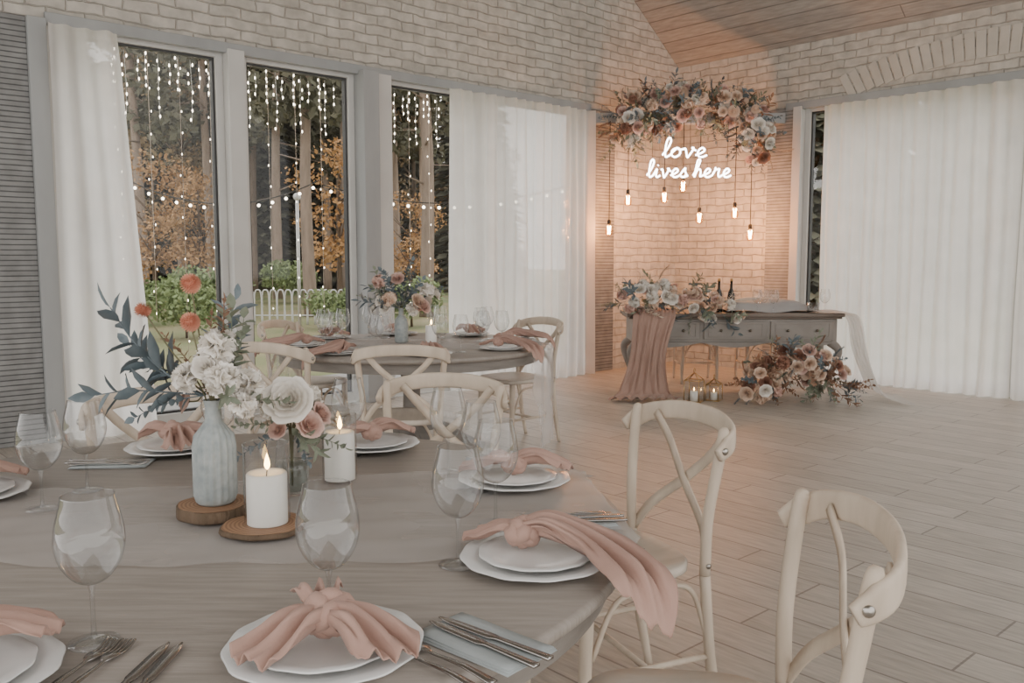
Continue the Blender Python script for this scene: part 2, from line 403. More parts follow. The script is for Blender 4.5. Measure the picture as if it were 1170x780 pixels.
def addchair(mid,face,label):
    L_=math.hypot(*face);d=(face[0]/L_,face[1]/L_)
    dup(ch0,G(mid[0]+d[0]*.3,mid[1]+d[1]*.3),rz(*d),label)
addchair((.543,2.57),(-.917,-.40),'whitewashed cross-back chair pulled out from table')
addchair((-.24,3.26),(-.25,-1),'cream cross-back chair facing the laid table')
addchair((-1.2,2.93),(.5,-.8),'cream cross-back chair beside sheer curtain and blue leaves')
addchair((-.56,4.36),(-.08,1),'cream cross-back chair with its back turned between tables')
addchair((-1.28,4.5),(.5,1),'cream cross-back chair behind the tall bouquet')
addchair((-1.66,6.05),(1,-.3),'cream cross-back chair near the window glass')
addchair((.24,6.35),(-.85,-.7),'cream cross-back chair beside tulle falling from table')
# ------------------------------------------------------------ tableware
def winebowl(q,s=1):
    pr=catmull([(0,.0895,0),(.012,.0915,0),(.026,.100,0),(.040,.119,0),(.0478,.143,0),(.0485,.162,0),(.0455,.185,0),(.040,.207,0),(.0365,.223,0)],5)
    q.lathe([(max(0,p.x),p.y) for p in pr],40)
    q.lathe([(.0371,.2225),(.0371,.2238),(.0360,.2238),(.0360,.2225),(.0371,.2225)],40)
def wine(loc,label):
    e=empty('wine_glass',loc,0,label,'glass','clear stemmed wine glasses')
    q=MB();winebowl(q);q.obj('bowl',M_glass,e)
    q=MB();q.lathe([(.006,.005),(.0042,.012),(.0032,.04),(.0034,.075),(.006,.089)],12);q.obj('stem',M_glass,e)
    q=MB();q.lathe([(0,0),(.036,0),(.0365,.0015),(.02,.003),(.006,.006),(0,.006)],28);q.obj('foot',M_glass,e)
    return e
w0=wine(G(-.10,1.58,.7505),'large clear stemmed wine glass beside plate with pink napkin')
for (r,f) in [(-.62,1.25),(-.283,1.31),(-1.065,1.94),(-1.04,2.1),(-.17,2.29),(-.075,2.08),(-.47,2.48),(-.035,1.83),(-.82,2.42)]:
    dup(w0,G(r,f,.7505),random.random()*6,'large clear empty wine glass on grey table')
def plate_mesh(R,h,seed):
    def mod(a,k,z): return 1+(.012*math.cos(a*12) if z>h*.6 else 0)
    q=MB();q.lathe([(0,.0),(R*.55,.0),(R*.6,.003),(R*.8,h*.5),(R*.97,h*.95),(R,h),(R*.985,h+.0025),(R*.78,h*.55+.004),(R*.62,.0075),(R*.4,.006),(0,.006)],72,mod=mod)
    return q
pl_big=plate_mesh(.142,.016,1).mesh('plate_large',M_plate,weld=True)
pl_small=plate_mesh(.108,.014,1).mesh('plate_small',M_plate,weld=True)
def put(name,me,loc,rot,label,cat,group=None,parent=None):
    o=bpy.data.objects.new(name,me);COL.objects.link(o);o.location=loc;o.rotation_euler=(0,0,rot)
    if parent:o.parent=parent
    tag(o,label,cat,None,group);return o
def plates(r,f,z=.7505,s=1):
    put('dinner_plate',pl_big,G(r,f,z),random.random(),'large white porcelain dinner plate with scalloped rim','plate','white dinner plates')
    put('side_plate',pl_small,G(r,f,z+.0075),random.random(),'smaller white plate stacked on a dinner plate','plate','white side plates')
def tail(q,pts,w0,w1,amp=.008,fr=2.2,ph=0,nt_=26):
    path=catmull(pts,10);n=len(path)-1
    def ev(s):
        x=max(0,min(.9999,s))*n;i=int(x);return path[i].lerp(path[i+1],x-i)
    def fn(u,v):
        t=2*v-1;s=u*(1-.30*t*t*u-.06*u*math.sin(t*3+ph))
        p=ev(s);d=ev(min(1,s+.04))-ev(max(0,s-.04));sd=Vector((d.y,-d.x,0))
        if sd.length<1e-6:sd=Vector((1,0,0))
        sd.normalize();w=w0+(w1-w0)*(1-(1-u)**1.6)
        z=amp*(math.sin(t*pi*fr+ph+u*1.5)+.5*math.sin(t*pi*fr*2.3+ph*2)+.25*math.sin(t*17+u*8+ph))*(.6+.6*math.sin(min(1,u*1.2)*pi))+amp
        return p+sd*t*w/2+Vector((0,0,z))
    q.grid(30,nt_,fn)
def knot(q,c,s=1):
    c=Vector(c)
    for k,(a,bb,rr) in enumerate([(.3,.4,.013),(1.5,-.5,.012),(2.4,.9,.011),(.9,1.4,.010)]):
        p=[]
        M=Matrix.Rotation(a,4,'Z')@Matrix.Rotation(bb,4,'X')
        for i in range(22):
            t=2*pi*i/22;p.append(c+M@Vector((.021*s*math.cos(t),.017*s*math.sin(t),.004*math.sin(2*t))))
        q.tube(p,[rr*s*(1+.18*math.sin(i*1.1+k)) for i in range(22)],9,closed=True)
def napkin_mesh(kind):
    q=MB();kz=.048
    if kind=='drop':
        knot(q,(-.025,.03,kz),1.1)
        tail(q,[(-.025,.03,kz),(.02,.015,.06),(.07,-.01,.048),(.115,-.045,.035),(.15,-.095,.025),(.178,-.145,.012),(.192,-.175,-.03),(.198,-.19,-.075)],.035,.12,.014,2.8,.5)
        tail(q,[(-.025,.03,kz),(.02,.02,.05),(.06,.01,.036),(.11,.0,.022),(.15,-.02,.016)],.03,.09,.010,2.2,1.5)
        tail(q,[(-.025,.03,kz),(-.06,.055,.045),(-.1,.065,.03),(-.14,.07,.022)],.03,.075,.007,2.4,.2)
    elif kind=='fan':
        knot(q,(0,.01,kz+.006),1.25)
        tail(q,[(0,0,kz),(.05,-.015,.045),(.095,-.04,.03),(.135,-.075,.018)],.035,.10,.013,2.8,.9)
        tail(q,[(0,.01,kz),(-.02,.045,.058),(-.035,.075,.050),(-.045,.095,.034)],.035,.08,.012,2.4,.1)
        tail(q,[(0,0,kz),(-.03,-.035,.045),(-.06,-.07,.03),(-.09,-.105,.018)],.03,.11,.012,2.5,2.1)
    else:
        knot(q,(0,0,kz),1.0)
        tail(q,[(0,0,kz),(.04,.03,.055),(.09,.05,.04),(.14,.06,.02)],.03,.11,.011,2.6,.4)
        tail(q,[(0,0,kz),(-.04,-.01,.052),(-.09,0,.035),(-.15,.01,.018)],.03,.11,.011,2.6,1.4)
    return q
nap={}
for k in('drop','fan','bow'):
    nap[k]=napkin_mesh(k).mesh('napkin_'+k,M_nap)
def napkin(r,f,kind,rot,z=.752,label='dusty pink cloth napkin tied in a knot on white plates'):
    o=put('napkin',nap[kind],G(r,f,z),YAW+rot,label,'napkin','knotted dusty pink napkins')
    m=o.modifiers.new('s','SOLIDIFY');m.thickness=.0016;m.offset=0
    return o
S=[(.045,1.59,'drop',0),(.005,2.17,'bow',-.3),(-.42,2.58,'bow',.2),(-.99,2.54,'fan',1.2),(-1.30,2.03,'bow',.5),(-.755,1.12,'bow',.4),(-.27,1.215,'fan',-.1)]
for r,f,k,a in S:
    plates(r,f);napkin(r,f,k,a,label='dusty pink napkin knotted with its tail over the table edge' if k=='drop' else 'dusty pink cloth napkin tied in a knot on white plates')
def fork_mesh():
    q=MB();sec=[(-1,-.001),(1,-.001),(1,.001),(-1,.001)]
    p=catmull([(0,-.1,.002),(0,-.04,.006),(0,.02,.003),(0,.04,.004),(0,.062,.002)],5)
    w=[.0075-.0045*min(1,i/9) if i<10 else .003+.008*max(0,min(1,(i-12)/5))**.8 for i in range(len(p))]
    q.sweep(p,sec,(0,0,1),[(x,1) for x in w])
    for k in range(4):
        x=-.0095+k*.00633
        q.sweep(catmull([(x,.060,.002),(x,.08,.000),(x,.102,.005)],4),[(-.0017,-.0009),(.0017,-.0009),(.0017,.0009),(-.0017,.0009)],(0,0,1))
    return q.mesh('fork',M_steel)
def knife_mesh():
    q=MB();p=[(0,-.11+.22*i/20,.0035) for i in range(21)]
    w=[.0065-.002*min(1,i/9) if i<10 else .0085*(1 if i<17 else (1-((i-16)/4.4)**2)) for i in range(21)]
    q.sweep(p,[(-1,-.0012),(1,-.0012),(1,.0012),(-1,.0012)],(0,0,1),[(max(.0008,x),1.6 if i<10 else .7) for i,x in enumerate(w)])
    return q.mesh('knife',M_steel)
def foldnap_mesh():
    q=MB()
    for k in range(3):
        q.grid(6,10,lambda u,v,k=k:((u-.5)*(.108-.004*k)+.002*k,(v-.5)*(.2-.006*k),.0012+.0016*k+.0006*math.sin(u*7+v*6+k)))
    return q.mesh('folded',M_bluenap)
FM,KM,NM=fork_mesh(),knife_mesh(),foldnap_mesh()
def cutlery(r,f,dr,df,forks=(-.05,),knv=True,cloth=True):
    l=math.hypot(dr,df);dr/=l;df/=l;a=rz(dr,df);pr,pf=df,-dr
    if cloth:
        o=put('folded_napkin',NM,G(r,f,.7515),a,'blue-grey folded cloth napkin holding cutlery','napkin','folded blue-grey napkins')
        m=o.modifiers.new('s','SOLIDIFY');m.thickness=.001
    z=.757 if cloth else .7515
    if knv:
        for k in(-.013,.012):
            put('table_knife',KM,G(r+pr*k-dr*.01,f+pf*k-df*.01,z),a+k*2,'polished steel table knife lying on napkin','knife','steel table knives')
    for k in forks:
        put('fork',FM,G(r+pr*k,f+pf*k,.753 if abs(k)>.06 else z),a+k*.5,'polished steel fork beside plate','fork','steel forks')
cutlery(-.045,1.245,-.7,.62,forks=(-.078,-.104))
cutlery(-.50,1.14,.05,1,forks=(-.075,-.10),cloth=False)
cutlery(.125,1.83,-1,-.12,forks=(.035,))
cutlery(-1.10,2.37,.9,.1,forks=(.035,))
cutlery(-.02,2.42,-.8,-.4,forks=(.035,))
def runner(c,R,d,width,label,z0=.7512,drop=(.35,.35)):
    L_=math.hypot(*d);d=(d[0]/L_,d[1]/L_);p=(d[1],-d[0])
    q=MB()
    def fn(u,v):
        s=-(R+drop[0])+(2*R+drop[0]+drop[1])*u;t=(v-.5)*width*(1+.12*math.sin(s*3)+.05*math.sin(s*11+v*2)+.025*math.sin(s*29+v))
        w=.5+.5*math.sin(t*46+s*5+1.5*math.sin(s*4));w2=.5+.5*math.sin(t*23-s*9)
        z=z0+.0015+.0045*w*w+.003*w2
        e=math.sqrt(max(.01,(R+.012)**2-t*t))
        if abs(s)>e:
            ex=abs(s)-e;z=z0-ex+.002;s=math.copysign(e+.02*math.sin(t*40)+.02,s)
        return G(c[0]+d[0]*s+p[0]*t,c[1]+d[1]*s+p[1]*t,z)
    q.grid(130,64,fn)
    return q.obj('table_runner',M_tulle,label=label,cat='table runner',group='sheer tulle table runners')
runner(TC,.95,(1,.13),.60,'sheer pale tulle runner crossing the grey round table',drop=(.3,-.02))
runner(FC,.88,(1,-.2),.5,'sheer pale tulle runner hanging off the round table',drop=(.3,.62))
def wslice(loc,R,h,seed,label):
    rnd=random.Random(seed);ph=[rnd.uniform(0,6) for _ in range(3)]
    def mod(a,k,z):return 1+.04*math.sin(3*a+ph[0])+.02*math.sin(7*a+ph[1])
    e=empty('wood_slice',loc,0,label,'wood slice','round wood slices')
    q=MB();q.lathe([(0,h-.001),(R*.94,h-.001),(R*.94,h),(0,h+.0006)],48,mod=mod)
    m,t,N,L=nt('slice_rings');bs=N['Principled BSDF'];bs.inputs['Roughness'].default_value=.6
    tc=N.new('ShaderNodeTexCoord');w=N.new('ShaderNodeTexWave');w.wave_type='RINGS';w.rings_direction='Z';w.inputs['Scale'].default_value=38;w.inputs['Distortion'].default_value=1.6;w.inputs['Detail'].default_value=3
    r=N.new('ShaderNodeValToRGB');r.color_ramp.elements[0].color=(.22,.115,.06,1);r.color_ramp.elements[1].color=(.36,.21,.12,1)
    L.new(tc.outputs['Object'],w.inputs[0]);L.new(w.outputs['Fac'],r.inputs[0]);L.new(r.outputs[0],bs.inputs['Base Color'])
    q.obj('cut_face',m,e,smooth=False,weld=True)
    q=MB();q.lathe([(0,0),(R*.98,0),(R,.003),(R*.99,h-.004),(R*.94,h-.0015),(0,h-.0015)],48,mod=mod);q.obj('bark',M_bark,e,weld=True)
wslice(G(-.650,1.865,.7605),.078,.026,1,'round wood slice with bark under the ribbed vase')
wslice(G(-.513,1.765,.7605),.086,.012,2,'round wood slice with bark under a white candle')
VB=G(-.645,1.865,.7875)
def vase_q(n):
    q=MB();q.lathe([(0,0),(.036,0),(.042,.006),(.044,.02),(.044,.125),(.040,.150),(.026,.170),(.018,.180),(.0165,.210),(.0195,.224),(.021,.226),(.018,.226),(.0145,.21),(.015,.18),(.0,.175)],n,
      mod=lambda a,k,z:1+(.05*math.cos(a*18) if .01<z<.155 else 0));return q
vase_q(108).obj('bottle_vase',M_vase,loc=VB,weld=True,label='ribbed grey-blue ceramic bottle vase on a wood slice',cat='vase')
GV=G(-.52,2.03,.7605)
e=empty('glass_vase',GV,0,'clear glass vase holding white and pink roses','vase')
q=MB();q.lathe([(0,0),(.03,0),(.036,.01),(.04,.07),(.034,.12),(.036,.15)],36);q.obj('vase_body',M_glass,e,weld=True)
q=MB();q.lathe([(0,.009),(.033,.012),(.0365,.06),(.036,.08),(0,.08)],30);q.obj('water',glassmat('water',(.70,.74,.72),3,.4,.06),e,weld=True)
def candle(loc,R,h,holder,label):
    e=empty('pillar_candle',loc,0,label,'candle','white pillar candles')
    q=MB();q.lathe([(0,0),(R,0),(R,.002),(R,h-.004),(R-.003,h),(R*.7,h-.003),(R*.3,h-.008),(0,h-.009)],40);q.obj('wax',M_candle,e,weld=True)
    q=MB();q.tube([(0,0,h-.01),(.001,0,h),(.003,0,h+.008)],.0012,6);q.obj('wick',M_wick,e)
    q=MB();q.lathe([(0,0),(.004,.004),(.0062,.011),(.0045,.022),(.0015,.032),(0,.036)],14,c=(.002,0,h+.004));q.obj('flame',M_flame,e,weld=True)
    if holder:
        o=MB();o.lathe([(R+.005,.0),(R+.005,holder)],40);o.lathe([(R+.0045,holder),(R+.006,holder),(R+.006,holder+.0015),(R+.0045,holder+.0015),(R+.0045,holder)],40)
        o.obj('glass_hurricane',M_glass,loc=Vector(loc),label='clear glass cylinder shade around a lit candle',cat='candle holder',group='glass hurricane shades')
    return e
candle(G(-.505,1.765,.7735),.041,.106,.165,'lit white pillar candle on a wood slice')
candle(G(-.435,2.17,.761),.038,.122,.165,'lit white pillar candle standing on the tulle runner')
# ------------------------------------------------------------ flower kit
def rose_q(q,seed=0):
    rnd=random.Random(seed)
    for k,(n_,rk,h,op) in enumerate([(3,.2,.72,.0),(4,.36,.76,.05),(5,.55,.70,.15),(6,.76,.58,.3),(7,.98,.40,.5)]):
        for i in range(n_):
            a0=2*pi*i/n_+k*.7+rnd.uniform(-.15,.15);hw=pi/n_*1.35
            def fn(u,v,a0=a0,hw=hw,rk=rk,h=h,op=op):
                t=2*u-1;s=v*(1-.16*t*t)
                a=a0+hw*t*(.55+.45*math.sin(min(1,s*1.2)*pi/2))
                rad=rk*(.25+.75*s**.6)+op*.25*max(0,s-.7)*3
                z=h*s-op*.5*max(0,s-.65)**1.3-.1
                rad*=1+.05*math.sin(t*4+i)
                return (rad*math.cos(a),rad*math.sin(a),z)
            q.grid(5,5,fn)
def peony_q(q,seed=0):
    rnd=random.Random(seed)
    for i in range(64):
        z=1-1.25*(i+.5)/64;a=i*2.39996;r=math.sqrt(max(0,1-z*z));d=Vector((r*math.cos(a),r*math.sin(a),z))
        s=d.cross(Vector((0,0,1)) if abs(z)<.95 else Vector((1,0,0))).normalized();u=s.cross(d)
        s=(s*math.cos(i)+u*math.sin(i)).normalized();u=s.cross(d).normalized()
        R=rnd.uniform(.8,1.05)
        def fn(p,v,d=d,s=s,u=u,R=R,i=i):
            t=2*p-1;w=.34*math.sin(min(1,.25+v*.8)*pi*.62)
            return d*(.35+(R-.35)*v+.05*math.sin(t*7+i)*v)+s*t*w+u*(.22*v*v-.1+.08*t*t)
        q.grid(6,4,fn)
def pom_q(q,seed=0,n=190):
    q.ball((0,0,0),.55,12,8)
    for i in range(n):
        z=1-2*(i+.5)/n;a=i*2.39996;r=math.sqrt(1-z*z);d=Vector((r*math.cos(a),r*math.sin(a),z))
        s=d.cross(Vector((0,0,1)) if abs(z)<.95 else Vector((1,0,0))).normalized()*.09;u=d.cross(s).normalized()*.06
        q.add([d*.45-s,d*.8-s*1.1+u,d*1.0,d*.8+s*1.1+u,d*.45+s],[(0,1,2,3,4)])
def leaf(q,p,d,L_,w,nrm):
    d=d.normalized();s=d.cross(nrm)
    if s.length<1e-4:s=d.cross(Vector((0.3,1,.2)))
    s.normalize();n_=s.cross(d)
    prof=[(0,0),(.2,.6),(.45,1),(.75,.7),(1,0)]
    mid=[p+d*L_*t-n_*L_*.12*t*t for t,_ in prof]
    vs=list(mid);vs+= [mid[i]+s*w*prof[i][1]*.5+n_*w*.15 for i in(1,2,3)]+[mid[i]-s*w*prof[i][1]*.5+n_*w*.15 for i in(1,2,3)]
    q.add(vs,[(0,1,5),(1,2,6,5),(2,3,7,6),(3,4,7),(0,8,1),(1,8,9,2),(2,9,10,3),(3,10,4)])
def spray_q(q,seed,n=13,ll=.2,lw=.13,bend=.35):
    rnd=random.Random(seed)
    p=catmull([(0,0,0),(.05,.0,.35),(bend*.5,.03,.7),(bend,.02,1.0)],6)
    q.tube(p,[.012,.005],5)
    m=len(p)
    for i in range(n):
        t=.22+.78*i/(n-1);k=min(m-2,int(t*(m-1)));c=p[k].lerp(p[k+1],t*(m-1)-k);tg=(p[k+1]-p[k]).normalized()
        a=i*2.6+rnd.uniform(-.4,.4);o=Vector((math.cos(a),math.sin(a),0));d=(o*.95+tg*.75)
        if i==n-1:d=tg
        leaf(q,c,d,ll*rnd.uniform(.75,1.15)*(1.1-.35*t),lw*rnd.uniform(.8,1.1)*(1.1-.35*t),tg+o*.1)
def plume_q(q,seed):
    rnd=random.Random(seed)
    p=catmull([(0,0,0),(.02,0,.4),(.08,0,.75),(.22,0,1.0)],6);q.tube(p,[.01,.004],5);m=len(p)
    for i in range(260):
        t=.35+.65*rnd.random();k=min(m-2,int(t*(m-1)));c=p[k].lerp(p[k+1],t*(m-1)-k);tg=(p[k+1]-p[k]).normalized()
        a=rnd.uniform(0,6.28);o=Vector((math.cos(a),math.sin(a),rnd.uniform(-.2,.5)));e=c+(o*.09+tg*.12)*(1.2-.5*t)*rnd.uniform(.6,1.2)
        s=Vector((-o.y,o.x,0))*.006
        q.add([c-s,c+s,e],[(0,1,2)])
cache={}
def fmesh(kind,m):
    k=(kind,m.name)
    if k not in cache:
        q=MB();b_=kind.rstrip('0123456789');sd=int(kind[len(b_):] or 0)
        if b_=='rose':rose_q(q,sd)
        elif b_=='pom':pom_q(q,sd)
        elif b_=='fluff':peony_q(q,sd)
        elif b_=='euc':spray_q(q,sd,15,.19,.14,.3)
        elif b_=='long':spray_q(q,sd,12,.38,.15,.35)
        elif b_=='fine':spray_q(q,sd,26,.13,.05,.3)
        elif b_=='plume':plume_q(q,sd)
        cache[k]=q.mesh('m_'+kind,m,smooth=True)
    return cache[k]
NAMES={'rose':'rose','pom':'dahlia','fluff':'peony','euc':'eucalyptus_sprig','long':'leaf_sprig','fine':'fine_sprig','plume':'pampas_plume'}
def fl(parent,kind,m,loc,d,s,spin=None,label=None):
    b_=kind.rstrip('0123456789')
    o=bpy.data.objects.new(NAMES[b_],fmesh(kind,m));COL.objects.link(o);o.parent=parent;o.location=loc;o.scale=(s,s,s)
    qt=Vector((0,0,1)).rotation_difference(Vector(d).normalized())
    sp=random.uniform(0,6.28) if spin is None else spin
    o.rotation_mode='QUATERNION';o.rotation_quaternion=qt@Euler((0,0,sp)).to_quaternion()
    if label:o['label']=label
    return o
def R3(o,sc=(1,1,1)):
    while True:
        v=Vector((random.uniform(-1,1),random.uniform(-1,1),random.uniform(-1,1)))
        if .1<v.length<1:return v.normalized()
MZ=.7875+.226
e=empty('flower_bouquet',G(-.645,1.865,MZ),YAW,'tall bouquet of white blooms, orange dahlias and blue leaves','flowers')
def stemto(q,p,r=.0018,base=(0,0,-.15)):
    p=Vector(p);q.tube(catmull([base,(p.x*.12,p.y*.12,.01),(p.x*.6,p.y*.6,p.z*.55),p],5),r,6)
T=[('pom1',M_bloomO,(-.028,-.03,.250),.023),('pom1',M_bloomO,(-.028,-.04,.170),.022),('pom1',M_bloomO,(-.130,-.03,.195),.019),
 ('fluff1',M_bloomW,(.02,-.01,.115),.042),('fluff3',M_bloomW,(-.045,-.02,.05),.032),('fluff2',M_bloomW,(.035,-.04,.05),.038),('fluff2',M_bloomW,(.07,.02,.03),.036),
 ('fluff3',M_bloomW,(-.01,.03,.075),.038),('fluff1',M_bloomW,(.07,-.02,-.01),.030),('rose1',M_bloomW,(.0,-.035,.075),.028),('rose1',M_bloomP,(-.065,.03,-.01),.026)]
q=MB()
for k,m,p,s in T: stemto(q,p)
L5=[('long1',M_leafB,(-.20,-.02,.10),.23),('long2',M_leafB,(-.16,.0,.07),.19),('long3',M_leafB,(-.22,.02,.03),.18),('long1',M_leafB,(-.13,.05,.11),.16),('long1',M_leafB,(.06,.04,.25),.19),('euc2',M_leafG,(.09,.0,.12),.16),
 ('fine1',M_leafR,(-.09,.05,.2),.15),('fine2',M_leafR,(-.01,.06,.3),.17),('fine2',M_leafR,(.03,.02,.3),.19),('long3',M_leafG,(.07,.04,.2),.16),('euc1',M_leafG,(.11,-.02,-.02),.13),('long3',M_leafG,(.04,-.03,.0),.09),('euc2',M_leafB,(-.12,-.03,.0),.13)]
q.obj('stem',M_stem,e)
for k,m,p,s in T: fl(e,k,m,p,(p[0]*3,p[1]*3-.12,max(.03,p[2])+.02),s)
for k,m,p,s in L5: fl(e,k,m,(p[0]*.12,p[1]*.12,.01),p,s*1.1)
e=empty('flower_bouquet',G(-.52,2.03,.7605+.15),YAW,'low bouquet of large white rose and pink rose','flowers')
T=[('rose2',M_bloomW,(.01,-.05,.08),.054),('rose1',M_bloomP,(.05,-.03,.02),.032),('rose1',M_bloomP,(.068,.01,.04),.028),('fluff1',M_bloomW,(-.04,.0,.065),.036),('fluff2',M_bloomW,(.03,.03,.07),.038),('rose2',M_bloomP,(-.02,-.04,.01),.022)]
q=MB()
for k,m,p,s in T: stemto(q,p,.002,(0,0,-.13))
q.obj('stem',M_stem,e)
for k,m,p,s in T: fl(e,k,m,p,(p[0]*3,p[1]*3-.1,.12),s)
for k,m,p,s in [('euc1',M_leafG,(-.1,-.05,.03),.13),('euc2',M_leafG,(.09,-.03,-.03),.13),('euc1',M_leafB,(-.07,-.05,-.02),.14),('long1',M_leafG,(.03,-.06,-.02),.12),('euc2',M_leafB,(.05,-.02,-.06),.1)]: fl(e,k,m,(0,0,.01),p,s)
# ------------------------------------------------------------ far round table
q=MB();winebowl(q);q.lathe([(.006,.005),(.0035,.04),(.006,.089)],8);q.lathe([(0,0),(.036,0),(.03,.002),(.006,.006)],20)
WS=q.mesh('wine_small',M_glass)
for i in range(8):
    a=i*pi/4+.25;r=FC[0]+.70*math.cos(a);f=FC[1]+.70*math.sin(a)
    plates(r,f)
    if i in(7,5,0,4): napkin(r,f,'drop',a+.64,label='dusty pink knotted napkin draping off the distant table edge')
    else: napkin(r,f,['bow','fan'][i%2],a+random.uniform(-.6,.6),label='dusty pink knotted napkin on the distant table')
    for da,R_ in((.22,.50),(.38,.60)):
        put('wine_glass',WS,G(FC[0]+R_*math.cos(a+da),FC[1]+R_*math.sin(a+da),.7505),0,'clear stemmed wine glass on the table by the windows','glass','clear stemmed wine glasses')
vase_q(40).obj('bottle_vase',M_vase,loc=G(-.72,5.68,.7625),weld=True,label='grey ceramic bottle vase on the table by windows',cat='vase')
e=empty('flower_bouquet',G(-.72,5.68,.98),YAW,'bouquet of blush and white roses with blue leaves','flowers')
for i in range(22):
    p=Vector((random.uniform(-.18,.24),random.uniform(-.1,.1),random.uniform(-.03,.2)))
    fl(e,random.choice(['rose1','rose2','fluff1']),random.choice([M_bloomW,M_bloomP,M_bloomC,M_bloomW]),p,(p.x*2,p.y*2-.1,.15),random.uniform(.04,.055))
for i in range(18):
    d=Vector((random.uniform(-1,1),random.uniform(-.5,.5),random.uniform(.1,1.1)))
    fl(e,random.choice(['euc1','long1','euc2','fine1']),random.choice([M_leafB,M_leafG,M_leafB]),d*.03,d,random.uniform(.18,.28))
q=MB()
for i in range(5):q.tube([(0,0,-.15),(.004*i-.008,.003*i,.04)],.002,5)
q.obj('stem',M_stem,e)
candle(G(-.52,5.6,.7615),.035,.12,0,'white pillar candle among glasses on distant table')
# ------------------------------------------------------------ desk
DK=empty('console_desk',G(2.14,8.62,0),YAW,'taupe painted desk with drawers and curved legs','desk')
q=MB();q.box(-1.04,1.04,-.29,.29,.745,.78);q.box(-1.02,1.02,-.275,.275,.725,.745);q.obj('desktop',M_desktop,DK,smooth=False,bevel=.008)
q=MB();q.box(-.98,.98,-.25,.25,.50,.7245)
q.obj('body',M_desk,DK,smooth=False,bevel=.006)
q=MB()
q.add([(-.98+1.96*i/40,-.252,.5-(.05*abs(math.sin(i/40*pi*3)) if j else 0)) for i in range(41) for j in range(2)],[(2*i,2*i+1,2*i+3,2*i+2) for i in range(40)])
q.obj('valance',M_desk,DK,solid=.02,smooth=False)
for k in range(3):
    x0=-.94+k*.64
    dr=MB();dr.box(x0,x0+.6,-.268,-.2505,.53,.70)
    dr.box(x0+.04,x0+.56,-.272,-.2675,.55,.555);dr.box(x0+.04,x0+.56,-.272,-.2675,.675,.68);dr.box(x0+.04,x0+.045,-.272,-.2675,.55,.68);dr.box(x0+.555,x0+.56,-.272,-.2675,.55,.68)
    o=dr.obj('drawer',M_desk,DK,smooth=False,bevel=.002)
    for x in(x0+.16,x0+.44):
        h=MB();h.ball((x,-.285,.615),.014,10,6);h.obj('knob',M_handle,o)
for sx in(-1,1):
    for sy in(-1,1):
        q=MB();p=catmull([(sx*.93,sy*.21,.5),(sx*1.0,sy*.25,.42),(sx*.97,sy*.235,.28),(sx*.92,sy*.205,.12),(sx*.94,sy*.22,.04),(sx*.97,sy*.24,0.012)],5)
        q.tube(p,[.045-.027*min(1,i/16) if i<18 else .018+.004*(i-18) for i in range(len(p))],10);q.obj('leg',M_desk,DK)
for rr in(1.95,2.62):
    dup(ch0,G(rr,9.2),rz(0,-1),'white cross-back chair tucked behind the taupe desk')
q=MB();path=catmull([(0,8.75,.80),(0,8.45,.80),(0,8.30,.795),(0,8.22,.72),(0,8.20,.5),(0,8.15,.25),(0,8.08,.08),(0,7.98,.03),(0,7.86,.022)],6)
def fn(u,v):
    x=u*(len(path)-1);i=min(len(path)-2,int(x));p=path[i].lerp(path[i+1],x-i);t=2*v-1
    w=.18+.08*u+.14*max(0,u-.75)*4*.6
    w*=1-.25*math.exp(-((u-.55)/.15)**2)
    fold=.030*math.sin(t*10+1.3*math.sin(u*4))*(.25+.9*min(1,u*1.3))+.010*math.sin(t*23+u*9)
    yy=p.y-abs(fold)*(1 if u>.3 else 0)-.0;zz=p.z+(abs(fold) if u<.3 else 0)
    if u>.8: zz=.015+ (zz-.015)*1+abs(.045*math.sin(t*11+u*20))*(u-.75)*3
    return G(1.36-.14*u+t*w+.03*math.sin(u*6),yy-.05*max(0,u-.6),zz)
q.grid(60,60,fn);q.obj('draped_cloth',mat('dusty_pink_drape',(.42,.275,.22),.9,(.36,.235,.185),3,bump=.1,bs=60,sheen=.15),label='dusty pink cloth draped over desk and pooling on floor',cat='cloth')
q=MB();path2=catmull([(2.9,8.35,.79),(3.1,8.3,.79),(3.22,8.27,.72),(3.27,8.2,.4),(3.36,8.1,.1),(3.48,7.98,.02),(3.56,7.86,.015)],6)
def fn(u,v):
    x=u*(len(path2)-1);i=min(len(path2)-2,int(x));p=path2[i].lerp(path2[i+1],x-i);t=2*v-1
    fo=.025*math.sin(t*15+u*3)
    return G(p.x+abs(fo)+t*.05*u,p.y+t*(.16+.14*u),p.z+.5*abs(fo)+.003)
q.grid(40,44,fn);q.obj('tulle_drape',M_tulle2,label='sheer white tulle trailing from desk onto floor',cat='cloth')
q=MB()
q.grid(24,14,lambda u,v:(-.42+.84*u,-.16+.32*v,.012+.10*(max(0,1-(2*u-1)**4)*max(0,1-(2*v-1)**4))**.6+.012*math.sin(u*9+v*4)))
q.obj('folded_throw',mat('grey_throw',(.42,.40,.38),.9,(.35,.33,.32),5,bump=.2),loc=G(2.5,8.6,.78),rot=YAW,label='folded pale grey throw lying on the desk',cat='cloth')
for i,rr in enumerate((2.02,2.14)):
    e=empty('small_bottle',G(rr,8.55,.7805),0,'small dark glass bottle with cream label on desk','bottle','small dark bottles')
    q=MB();q.lathe([(0,0),(.034,0),(.036,.01),(.036,.15),(.03,.19),(.013,.23),(.012,.30),(0,.30)],20);q.obj('bottle_body',M_bott,e,weld=True)
    q=MB();q.lathe([(.0365,.03),(.0368,.03),(.0368,.12),(.0365,.12)],20);q.obj('paper_label',M_label,e)
    q=MB();q.lathe([(0,.3001),(.014,.3001),(.014,.325),(0,.326)],14);q.obj('cap',M_brass,e,weld=True)
